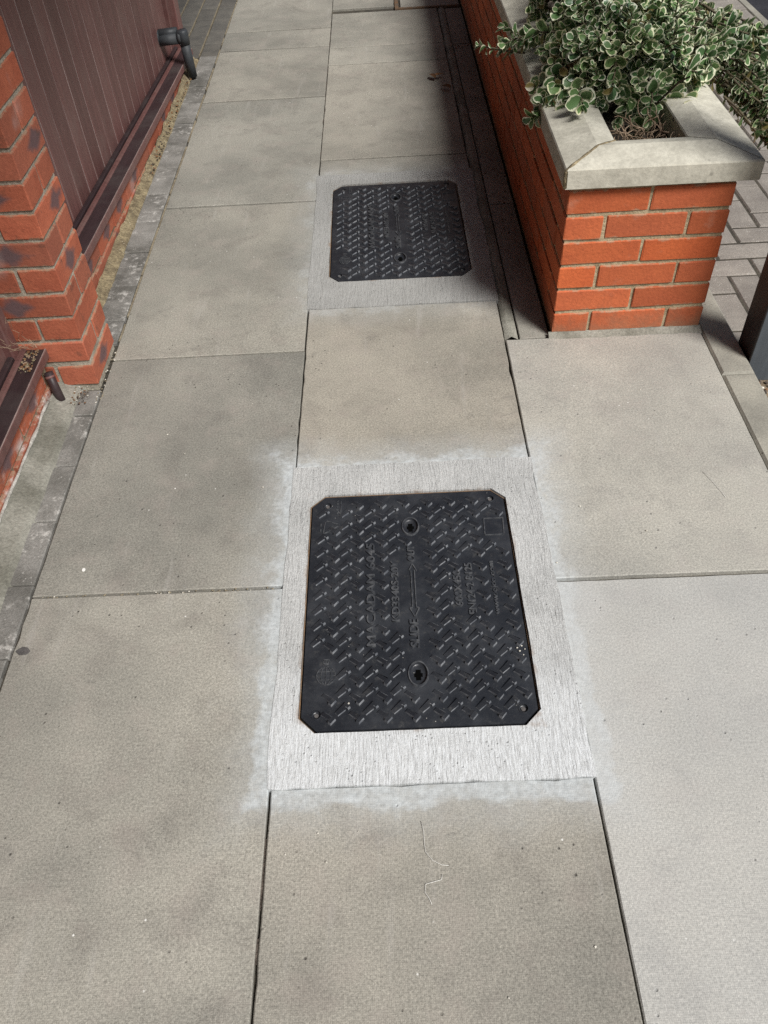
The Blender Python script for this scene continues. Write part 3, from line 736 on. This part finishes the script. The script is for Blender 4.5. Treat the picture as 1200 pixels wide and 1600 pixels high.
def ring_me(rx, ry, r, h, n=28):
    bm = bmesh.new(); loops = []
    for s, z in ((1 - r / rx * .0, 0), (1., h), (1 + r / rx, h), (1 + r * 1.5 / rx, 0)):
        loops.append([bm.verts.new((rx * s * math.cos(2 * math.pi * k / n), ry * s * math.sin(2 * math.pi * k / n), z)) for k in range(n)])
    for a, b in zip(loops, loops[1:]):
        for k in range(n): bm.faces.new((a[k], b[k], b[(k + 1) % n], a[(k + 1) % n]))
    bmesh.ops.recalc_face_normals(bm, faces=bm.faces); me = from_bm(bm)
    return me
for cx, cy, rx, ry in KEYS:
    k = link('keyhole', bowl(rx, ry, .0045), MT['cover'], cover, (cx, cy, PT))
    link('rim', ring_me(rx, ry, .0022, .0036), MT['worn'], k)
    bm = bmesh.new()
    for (a, b, c, d, zt) in ((-.0052, .0052, -.0125, .0125, -.0037), (-.0088, .0088, -.0045, .0045, -.0040)): box(bm, a, b, c, d, -.0128, zt)
    link('slot', from_bm(bm), MT['black'], k)
for cx, cy in DIM:
    k = link('bolt_dimple', bowl(.0092, .0095, .0055, 18, .5), MT['cover'], cover, (cx, cy, PT)); link('rim', ring_me(.0092, .0095, .0014, .0012, 18), MT['cover'], k)
    link('bolt_head', tube_me([(0, 0, -.0056), (0, 0, -.0030)], .0045, 12, False), MT['gum'], k)
# tread: bar with a wider foot
def tread_me(kind):
    bm = bmesh.new(); h = .0062
    if kind == 'back': poly = [(-.0155, -.0036), (.006, -.0036), (.006, -.0062), (.0135, -.0062), (.0135, .0052), (.006, .0052), (.006, .0036), (-.0155, .0036)]
    else: poly = [(-.0150, -.0038), (.0035, -.0038), (.0035, -.0012), (.0075, -.0012), (.0075, -.0055), (.0135, -.0055), (.0135, .0055), (-.0150, .0040)]
    lo = [bm.verts.new((p[0], p[1], 0)) for p in poly]
    hi = []
    for p in poly:
        zz = h * (1. if p[0] > .004 else (.45 if p[0] < -.012 else .8)); hi.append(bm.verts.new((p[0] * .95, p[1] * .84, zz)))
    n = len(poly)
    for i in range(n): bm.faces.new((lo[i], lo[(i + 1) % n], hi[(i + 1) % n], hi[i]))
    bm.faces.new(hi); bmesh.ops.triangulate(bm, faces=[f for f in bm.faces if len(f.verts) > 4]); me = from_bm(bm, 'tread'); me.materials.append(MT['cover']); me.materials.append(MT['edgeworn'])
    for p in me.polygons: p.material_index = 0 if p.normal.z > .7 else 1  # side faces get the paler mix, imitating light caught on tread edges
    return me
TB, TF = tread_me('back'), tread_me('fwd')
ZONES = [(-.112, -.074, -.142, .172), (-.060, -.020, -.078, .112), (-.024, .026, -.150, .160), (.080, .1145, -.042, .076), (.1145, .150, -.062, .102), (.174, .196, -.066, .100),
         (-.216, -.160, -.232, -.150), (-.218, -.188, .185, .262), (-.186, -.158, .245, .330), (.170, .236, .164, .234), (-.026, .032, .176, .246), (-.026, .032, -.236, -.164)]
def ok(x, y, m=.002):
    for a, b, c, d in ZONES:
        if a - m < x < b + m and c - m < y < d + m: return False
    for cx, cy in DIM:
        if abs(x - cx) < .020 and abs(y - cy) < .019: return False
    return abs(x) < CW / 2 - .012 and abs(y) < CL / 2 - .016
for j in range(15):
    for k in range(-4, 4):
        x, y = .0445 + .0565 * k, -.293 + .0415 * j
        if ok(x, y): link('tread', TB, None, cover, (x, y, PT - .0002), (0, 0, math.radians(-42)), (1.10, 1.42, 1.15))
        x, y = .0165 + .0565 * k, -.275 + .0415 * j
        if ok(x, y): link('tread', TF, None, cover, (x, y, PT - .0002), (0, 0, math.radians(40)), (1.10, 1.42, 1.15))
# raised lettering, reading up the cover
def lettering(txt, x_base, x_top, y0, y1, ext=.0011, spacing=1.):
    cu = bpy.data.curves.new('t', 'FONT'); cu.body = txt; cu.extrude = .5; cu.resolution_u = 3; cu.space_character = spacing; cu.offset = .012
    to = bpy.data.objects.new('t', cu); COL.objects.link(to); dg = bpy.context.evaluated_depsgraph_get(); dg.update()
    me = bpy.data.meshes.new_from_object(to.evaluated_get(dg)); bpy.data.objects.remove(to)
    xs = [v.co.x for v in me.vertices]; yy = [v.co.y for v in me.vertices]; a, b, c, d = min(xs), max(xs), min(yy), max(yy)
    for v in me.vertices:
        u = (v.co.x - a) / (b - a); w = (v.co.y - c) / (d - c)
        v.co = Vector((x_base + (x_top - x_base) * w, y0 + (y1 - y0) * u, PT - .0002 + (ext * 2.1 if v.co.z > 0 else 0)))
    return link('lettering', me, MT['worn'], cover)
lettering('MACADAM 6045', -.084, -.104, -.128, .160, .0022, 1.05)
lettering('KD3340S-20Y', -.0305, -.0480, -.066, .104, .0018)
lettering('OUT', .0095, -.0080, .101, .149, .0020, 1.05)
lettering('SLIDE', .0095, -.0105, -.134, -.063, .0022, 1.05)
lettering('600X450', .1105, .0930, -.032, .068, .0017)
lettering('EN124-2 B125', .1385, .1210, -.055, .089, .0017)
lettering('www.ejco.com', .1920, .1770, -.058, .092, .0014)
lettering('EJ', -.181, -.195, -.168, -.156, .0012)
def bars(name, segs, w, h, par=cover):
    bm = bmesh.new()
    for a, b in segs:
        a, b = Vector(a), Vector(b); t = (b - a).normalized(); n = Vector((-t.y, t.x)) * w / 2
        q = [a + n, a - n, b - n, b + n]; q = q if True else q
        lo = [bm.verts.new((p.x, p.y, PT - .0002)) for p in q]; hi = [bm.verts.new((p.x, p.y, PT + h * 1.7)) for p in q]
        for i in range(4): bm.faces.new((lo[i], lo[(i + 1) % 4], hi[(i + 1) % 4], hi[i]))
        bm.faces.new(hi)
    bmesh.ops.recalc_face_normals(bm, faces=bm.faces)
    me = from_bm(bm); return link(name, me, MT['worn'], par)
bars('arrow', [((-.0015, -.030), (-.0015, .075)), ((.0065, -.030), (.0065, .075)), ((.0025, .094), (-.006, .074)), ((.0025, .094), (.011, .074)), ((.0025, -.056), (-.008, -.032)), ((.0025, -.056), (.013, -.032)), ((-.008, -.032), (-.0015, -.030)), ((.013, -.032), (.0065, -.030))], .0022, .0018)
bars('badge_frame', [((.181, .226), (.227, .226)), ((.227, .226), (.224, .173)), ((.224, .173), (.179, .173)), ((.179, .173), (.181, .226))], .0024, .0012)
gl = []; gx, gy, gr_ = -.189, -.195, .0195
for f in (1., .55):
    p = ell(gx, gy, gr_ * f, gr_ * 1.12, 18); gl += [(p[i], p[(i + 1) % 18]) for i in range(18)]
gl += [((gx, gy - .021), (gx, gy + .021)), ((gx - .0195, gy), (gx + .0195, gy)), ((gx - .017, gy + .010), (gx + .017, gy + .010)), ((gx - .017, gy - .010), (gx + .017, gy - .010))]
bars('globe_emblem', gl, .0014, .0011)
bars('recycling_mark', [((-.207, .198), (-.168, .224)), ((-.168, .226), (-.200, .240)), ((-.203, .236), (-.207, .202)), ((-.196, .212), (-.186, .224)), ((-.2135, .206), (-.2135, .214)), ((-.2135, .224), (-.2135, .232))], .0020, .0012)
bars('small_marking', [((-.166, .252), (-.166, .305)), ((-.176, .262), (-.171, .270)), ((-.178, .276), (-.172, .276)), ((-.177, .285), (-.172, .290)), ((-.176, .296), (-.171, .296)), ((-.176, .303), (-.172, .308))], .0020, .0012)
# frame hidden in the concrete, seen as a thin rusty rim
bm = bmesh.new()
oo, ii = octagon(CW + .0108, CL + .0108, .0335), octagon(CW + .0066, CL + .0066, .0322)
a_ = [bm.verts.new((*p, -.0035)) for p in oo]; b_ = [bm.verts.new((*p, -.0035)) for p in ii]; c_ = [bm.verts.new((*p, -.04)) for p in ii]
for i in range(8):
    j = (i + 1) % 8; bm.faces.new((a_[i], a_[j], b_[j], b_[i])); bm.faces.new((b_[i], b_[j], c_[j], c_[i]))
link('frame', from_bm(bm), MT['rust'], cover)
def copy_tree(o, parent=None):
    c = o.copy(); COL.objects.link(c); c.parent = parent
    for ch in list(o.children): copy_tree(ch, c)
    return c
cover2 = copy_tree(cover); cover2.location = (COVERS[1][0], COVERS[1][1], 0); cover2.scale = (1.004, COVERS[1][2], 1); cover2.rotation_euler = (0, 0, math.radians(.4))
tag(cover2, 'far black manhole cover half in the shadow of the planter', 'manhole cover', 'manhole covers in the path')

# ---- far recessed tray cover
tray = empty('recessed_tray_cover', (.28, 5.9, 0)); tag(tray, 'recessed paved tray cover with a rusty steel rim at the far end', 'tray cover')
link('rim', box_me(-.184, -.162, -.572, .5, -.01, .003, .001), MT['rust'], tray); link('rim', box_me(-.161, .19, -.572, -.556, -.01, .003, .001), MT['rust'], tray)
link('infill', box_me(-.150, .19, -.544, .5, -.04, -.004, .002), MT['slab'], tray)

# ================================================================ SHRUB
shrub = empty('variegated_shrub', (.72, 2.9, .43)); tag(shrub, 'sprawling shrub with cream edged green leaves filling the brick planter', 'shrub')
def leaf_me(curl, fold, wide):
    bm = bmesh.new(); lay_ = bm.verts.layers.float.new('margin'); rows = []
    ts = (0, .14, .38, .64, .86, 1.); ws = (.05, .19, .36, .41, .27, .03)
    for t, w in zip(ts, ws):
        w *= wide; row = []
        for s in (-1, -.55, 0, .55, 1):
            x = s * w; z = abs(s) * w * fold - curl * t * t * .6 + .02 * math.sin(9 * t + 2 * s)
            v = bm.verts.new((x, t, z)); v[lay_] = (1. if abs(s) == 1 else .28 if abs(s) > .5 else .0)
            if t == 1.: v[lay_] = 1.
            if t == .86: v[lay_] = max(v[lay_], .40)
            row.append(v)
        rows.append(row)
    for a, b in zip(rows, rows[1:]):
        for i in range(4): bm.faces.new((a[i], a[i + 1], b[i + 1], b[i]))
    me = from_bm(bm, 'leaf', True); at = me.attributes.new('tone', 'FLOAT', 'POINT'); at.data.foreach_set('value', [0.] * len(me.vertices)); me.materials.append(MT['leaf']); return me
LV = [leaf_me(*p) for p in ((.25, .25, 1.), (.55, .15, .92), (.05, .40, 1.08), (.85, .3, .95), (-.15, .3, 1.))]
rs = random.Random(11)
camp = Vector((0, 0, 1.46))
leaves = []     # (matrix, variant, score)
stems = bmesh.new()
def rr(a, b): return rs.uniform(a, b)
def shoot(base, d, L, nl, size, droop=.25):
    pts = []; p = Vector(base); d = Vector(d).normalized(); n = 6
    for i in range(n + 1):
        pts.append(p.copy()); d = (d + Vector((rr(-.18, .18), rr(-.18, .18), rr(-.1, .12) - droop * .25))).normalized(); p = p + d * L / n
    tube(stems, pts, lambda t: .0028 * (1 - .6 * t) + .0008, 4, False)
    for i in range(nl):
        t = 1 - (i / nl) ** 1.2 * .92; k = min(n - 1, int(t * n)); q = pts[k].lerp(pts[k + 1], t * n - k) if k < n else pts[n]
        tan = (pts[min(n, k + 1)] - pts[k]).normalized(); a = i * 2.4 + rr(-.4, .4)
        s1 = tan.cross(Vector((.2, .1, 1))); s1.normalize(); s2 = s1.cross(tan)
        rad = s1 * math.cos(a) + s2 * math.sin(a); op = rr(.35, .75) if i < 5 else rr(.8, 1.15)
        ly = (tan * math.cos(op) + rad * math.sin(op) + Vector((0, 0, -.12))).normalized()
        nz = (tan * math.sin(op) - rad * math.cos(op) + Vector((.10 + rr(-.3, .3), -.15 + rr(-.3, .3), .35)) * .7); nz = (nz - ly * nz.dot(ly)).normalized(); lx = ly.cross(nz)
        s = size * rr(.5, 1.3) * (.7 if i < 2 else 1)
        m = Matrix(((lx.x * s, ly.x * s, nz.x * s, q.x), (lx.y * s, ly.y * s, nz.y * s, q.y), (lx.z * s, ly.z * s, nz.z * s, q.z), (0, 0, 0, 1)))
        view = (camp - q).normalized(); dd = (q - camp).dot(cf); px = (q - camp).dot(cr) / dd; py = (q - camp).dot(cu) / dd
        inside = abs(px) < .49 and abs(py) < .65
        leaves.append((m, rs.randrange(5), (s / dd) * (1 if inside else 0) * (.4 + abs(nz.dot(view))) * (1 + (q.z - .5))))
def mound(y):   # half width left, half width right, height over soil
    return (.19 + .03 * math.sin(y * 3.1 + 1) - .07 * max(0, min(1, (y - 2.75) / .4)), .30 + .04 * math.sin(y * 2.3 + .3) - .11 * max(0, min(1, (y - 2.8) / .5)), .33 + .05 * math.sin(y * 4.2) + .03 * (y - 2.4))
for i in range(760):
    y = 2.46 + 2.6 * rs.random() ** 1.3; wl, wr, h = mound(y)
    f = min(1, (y - 2.31) / .33); th = rr(-.15, math.pi + .15)
    ex, ez = math.cos(th), max(-.12, math.sin(th))
    r = rr(.72, 1.02) if rs.random() < .75 else rr(.35, .7)
    x = .70 + (wr if ex > 0 else wl) * ex * r * (.6 + .4 * f); z = .50 + h * ez * r * (.45 + .55 * f)
    d = Vector((ex * .8 + rr(-.3, .3), -.45 + rr(-.4, .4), ez * .8 + .25 + rr(-.3, .3)))
    L = rr(.07, .15); dn = d.normalized()
    shoot(Vector((x, y, z)) - dn * L * .8, d, L, rs.randrange(8, 15), rr(.023, .041))
# sprays that reach over the coping, as in the picture
for (bx, by, bz), (tx, ty, tz), n in (((.60, 2.85, .56), (.385, 2.86, .60), 5), ((.58, 2.62, .55), (.50, 2.52, .545), 7), ((.66, 2.62, .56), (.66, 2.45, .56), 4), ((.74, 2.55, .54), (.725, 2.36, .52), 3), ((.62, 2.58, .55), (.60, 2.40, .535), 5), ((.58, 2.66, .55), (.505, 2.47, .53), 6), ((.80, 2.6, .55), (.79, 2.40, .535), 5), ((.98, 2.72, .56), (1.20, 2.45, .47), 12), ((1.0, 2.62, .54), (1.17, 2.34, .42), 8), ((.95, 2.9, .62), (1.16, 2.66, .58), 10), ((.70, 2.62, .62), (.67, 2.44, .60), 6), ((.62, 2.75, .60), (.53, 2.70, .60), 7),
                                    ((.90, 2.8, .60), (1.14, 2.55, .50), 16), ((.95, 3.0, .62), (1.18, 2.72, .56), 14), ((.85, 2.75, .62), (.98, 2.55, .60), 8), ((.80, 2.6, .56), (.84, 2.42, .53), 7), ((.92, 3.1, .60), (1.08, 2.9, .57), 8), ((1.02, 2.75, .55), (1.22, 2.42, .44), 10), ((.70, 2.7, .66), (.70, 2.48, .66), 9), ((.64, 3.2, .62), (.56, 3.12, .60), 4)):
    for k in range(n):
        j = Vector((rr(-.05, .05), rr(-.06, .06), rr(-.035, .035))); b = Vector((bx, by, bz)) + j; e = Vector((tx, ty, tz)) + j * 1.1 + Vector((rr(-.03, .03), rr(-.03, .03), rr(-.02, .02)))
        st = b.lerp(e, rr(.1, .45)); shoot(st, e - st, (e - st).length, rs.randrange(12, 19), rr(.031, .045), .1)
for i in range(34):   # woody stems
    x, y = rr(.60, .80), rr(2.45, 4.8); p = [Vector((x, y, .42))]
    for k in range(5): p.append(p[-1] + Vector((rr(-.06, .07), rr(-.08, .03), rr(.02, .08))))
    tube(stems, p, lambda t: .006 * (1 - .6 * t), 5, False)
so = link('stem', from_bm(stems, smooth=True), MT['stem'], shrub, tuple(-Vector(shrub.location)))
leaves.sort(key=lambda q: -q[2])
inv = Matrix.Translation(-Vector(shrub.location))
for m, v, _ in leaves[:300]:
    o = link('leaf', LV[v], None, shrub); o.matrix_basis = inv @ m
vs, fs, mg, tn = [], [], [], []
cache = [([v.co.copy() for v in me.vertices], [tuple(p.vertices) for p in me.polygons], [d.value for d in me.attributes['margin'].data]) for me in LV]
for m, v, _ in leaves[300:]:
    co, fa, ma = cache[v]; o = len(vs); vs += [tuple(m @ c) for c in co]; fs += [tuple(i + o for i in f) for f in fa]; mg += ma; tn += [rs.random()] * len(co)
me = bpy.data.meshes.new('foliage'); me.from_pydata(vs, [], fs); me.update()
a = me.attributes.new('margin', 'FLOAT', 'POINT'); a.data.foreach_set('value', mg); a = me.attributes.new('tone', 'FLOAT', 'POINT'); a.data.foreach_set('value', tn)
for p in me.polygons: p.use_smooth = True
fo = link('foliage', me, MT['leaf'], shrub, tuple(-Vector(shrub.location))); tag(fo, kind='stuff')

# dry twig tangle on the soil at the front of the planter
bm = bmesh.new()
for i in range(60):
    c = Vector((rr(.65, .79), rr(2.21, 2.36), .47 + rr(0, .03))); a = rr(0, 6.3); p = [c]; t = Vector((math.cos(a), math.sin(a), rr(-.1, .5)))
    for k in range(8):
        t = (t + Vector((rr(-.7, .7), rr(-.7, .7), rr(-.40, .46)))).normalized(); q = p[-1] + t * rr(.006, .014); q.z = max(.465, min(.57, q.z)); q.x = min(.792, max(.62, q.x)); q.y = max(2.19, q.y); p.append(q)
    tube(bm, p, rr(.0009, .0019), 4)
tg = link('twig_tangle', from_bm(bm, smooth=True), MT['twig']); tag(tg, 'tangle of dry brown twigs on the soil at the planter front', 'twigs')
# cobwebby dead stems by the pier
bm = bmesh.new()
for i in range(7):
    p = [Vector((-1.0 + rr(-.03, .02), 1.90 + rr(-.06, .005), .165))]
    for k in range(7): p.append(p[-1] + Vector((rr(-.02, .015), rr(-.03, .008), rr(-.002, .03))))
    tube(bm, p, .0006, 3)
wd = link('dead_stems', from_bm(bm), MT['twig']); tag(wd, 'thin dry stems caught in the corner of the near door frame', 'twigs')

# ================================================================ SMALL THINGS ON THE GROUND
def blob_me(r, flat, seed):
    rng = random.Random(seed); bm = bmesh.new(); bmesh.ops.create_icosphere(bm, subdivisions=1, radius=r)
    for v in bm.verts: v.co = Vector((v.co.x * rng.uniform(.7, 1.2), v.co.y * rng.uniform(.7, 1.2), v.co.z * flat * rng.uniform(.8, 1.2)))
    return from_bm(bm)
def litter(name, label, y0, y1, xa, xb, n, rmin, rmax, mats, z=lambda x, y: .003):
    bm = bmesh.new()
    for i in range(n):
        x, y = rr(xa, xb), rr(y0, y1); r = rr(rmin, rmax); m = Matrix.Translation((x, y, z(x, y) + r * .3)) @ Matrix.Rotation(rr(0, 6), 4, 'Z') @ Matrix.Diagonal((1, rr(.6, 1.1), rr(.4, .8), 1))
        k = len(bm.faces); bmesh.ops.create_icosphere(bm, subdivisions=1, radius=r, matrix=m); bm.faces.ensure_lookup_table(); mi = rs.randrange(len(mats))
        for f in bm.faces[k:]: f.material_index = mi
    me = from_bm(bm); [me.materials.append(MT[q]) for q in mats]
    o = link(name, me, None); tag(o, label, 'grit', kind='stuff'); return o
litter('grit', 'pale grit and crumbs gathered round the foot of the pier', 1.84, 2.10, -.865, -.848, 45, .0010, .0030, ['chip', 'mortar', 'mortar'], lambda x, y: .0)
litter('grit', 'sandy debris heaped in the corner by the pipe stub', 1.83, 1.91, -.955, -.885, 80, .0010, .0036, ['mortar', 'deadleaf', 'chip', 'soil'], lambda x, y: .008)
litter('grit', 'dry leaf crumbs lying on the near sill by the pier', 1.80, 1.905, -1.025, -.99, 90, .0015, .005, ['deadleaf', 'twig', 'sandy'], lambda x, y: .147)
litter('grit', 'dry leaf litter along the far door plinth', 3.3, 4.45, -.975, -.945, 120, .0015, .006, ['deadleaf', 'sandy', 'soil'], lambda x, y: .012)
litter('grit', 'dark leaf litter and moss along the foot of the planter', 2.6, 5., .385, .475, 160, .001, .0045, ['deadleaf', 'mortar', 'soil'], lambda x, y: -.003)
litter('grit', 'leaf litter scattered on the dirt below the dark post', 1.55, 1.92, 1.025, 1.25, 240, .002, .008, ['deadleaf', 'twig', 'chip', 'soil'], lambda x, y: -.073)
litter('grit', 'sand in the transverse joint of the left flags', 1.139, 1.147, -.84, -.28, 60, .0012, .003, ['chip', 'mortar', 'mortar'], lambda x, y: -.004)
# pale chips lying on the flags
CH = [blob_me(.0042, .5, s) for s in range(4)]
for me in CH: me.materials.append(MT['chip'])
def gz(u, v):
    d = cf + cr * ((u - 600) / 1270.8) - cu * ((v - 800) / 1270.8); t = -1.46055 / d.z; return Vector((d.x * t, d.y * t, 0))
CHIPS = [(545, 1100), (289, 710), (411, 762), (262, 680), (348, 548), (268, 488), (385, 420), (395, 632), (124, 828), (812, 1018), (818, 1024), (808, 1013), (815, 1010), (820, 1015), (560, 1300), (497, 1303), (795, 1560), (1000, 610), (870, 880), (906, 792), (446, 1336), (330, 1160), (820, 1395), (1010, 830), (365, 585), (510, 1348), (930, 1480)]
for i, (u, v) in enumerate(CHIPS):
    p = gz(u, v); s = rr(.25, .75); o = link('stone_chip', CH[i % 4], None, None, (p.x, p.y, .0025), (0, 0, rr(0, 6)), (s, s, s))
    if (u, v) == (545, 1100): tag(o, 'single pale chip on the lower left of the near cover', 'chip', 'pale chips on the near cover')
    elif 800 < u < 825 and 1005 < v < 1030: tag(o, 'tiny white speck clustered by the right rim of the near cover', 'chip', 'pale chips on the near cover')
    else: tag(o, 'tiny pale stone chip lying loose on the path', 'chip', 'loose pale chips on the path')
def disc_me(rx, ry, h, wob, n=20):
    bm = bmesh.new(); pts = [(rx * math.cos(2 * math.pi * k / n) * (1 + wob * mnoise.noise(Vector((k * .9, rx * 99, 0)))), ry * math.sin(2 * math.pi * k / n) * (1 + wob * mnoise.noise(Vector((k * .9, rx * 99, 7))))) for k in range(n)]
    prism(bm, pts, 0, h, h * .45); return from_bm(bm)
p = gz(131, 891); tag(link('paint_spot', disc_me(.0042, .0052, .0014, .1), MT['white'], None, (p.x, p.y, .0012)), 'small round white spot on the left flag near the wall', 'spot')
p = gz(36, 1018); tag(link('chewing_gum', disc_me(.0145, .0105, .0016, .25), MT['gum'], None, (p.x, p.y, .0010)), 'flattened dark grey chewing gum on the lower left flag', 'gum')
p = gz(1030, 1010)
# fine white scratch line on the nearest middle flag
for nm, pts, lab in (('white_thread', [(658, 1284), (662, 1300), (663, 1318), (665, 1332), (676, 1345), (690, 1352), (701, 1353)], 'long curling white thread on the flag below the near cover'),
                     ('white_thread', [(691, 1367), (690, 1375), (676, 1379), (665, 1382), (664, 1395), (671, 1405), (675, 1414)], 'short white thread below the longer curling one'),
                     ('white_thread', [(1098, 738), (1112, 752), (1126, 768), (1134, 778)], 'fine pale thread on the right hand flag')):
    q = [gz(*a) + Vector((0, 0, .0022)) for a in pts]; tag(link(nm, tube_me(q, .00046, 4), MT['white']), lab, 'thread')
# fallen leaves in the shade
DL = leaf_me(.5, .5, .8).copy(); DL.materials.clear(); DL.materials.append(MT['deadleaf'])
for (u, v), a, lab in (((680, 128), .4, 'dry brown leaf lying left of the pair in shade'), ((694, 122), 2., 'dry brown leaf at the right of the pair in shade'), ((690, 140), 4., 'small dark leaf fallen just below the pair in shade')):
    p = gz(u, v); tag(link('fallen_leaf', DL, None, None, (p.x, p.y, .018), (.2, .1, a), (.045, .055, .03)), lab, 'leaf')
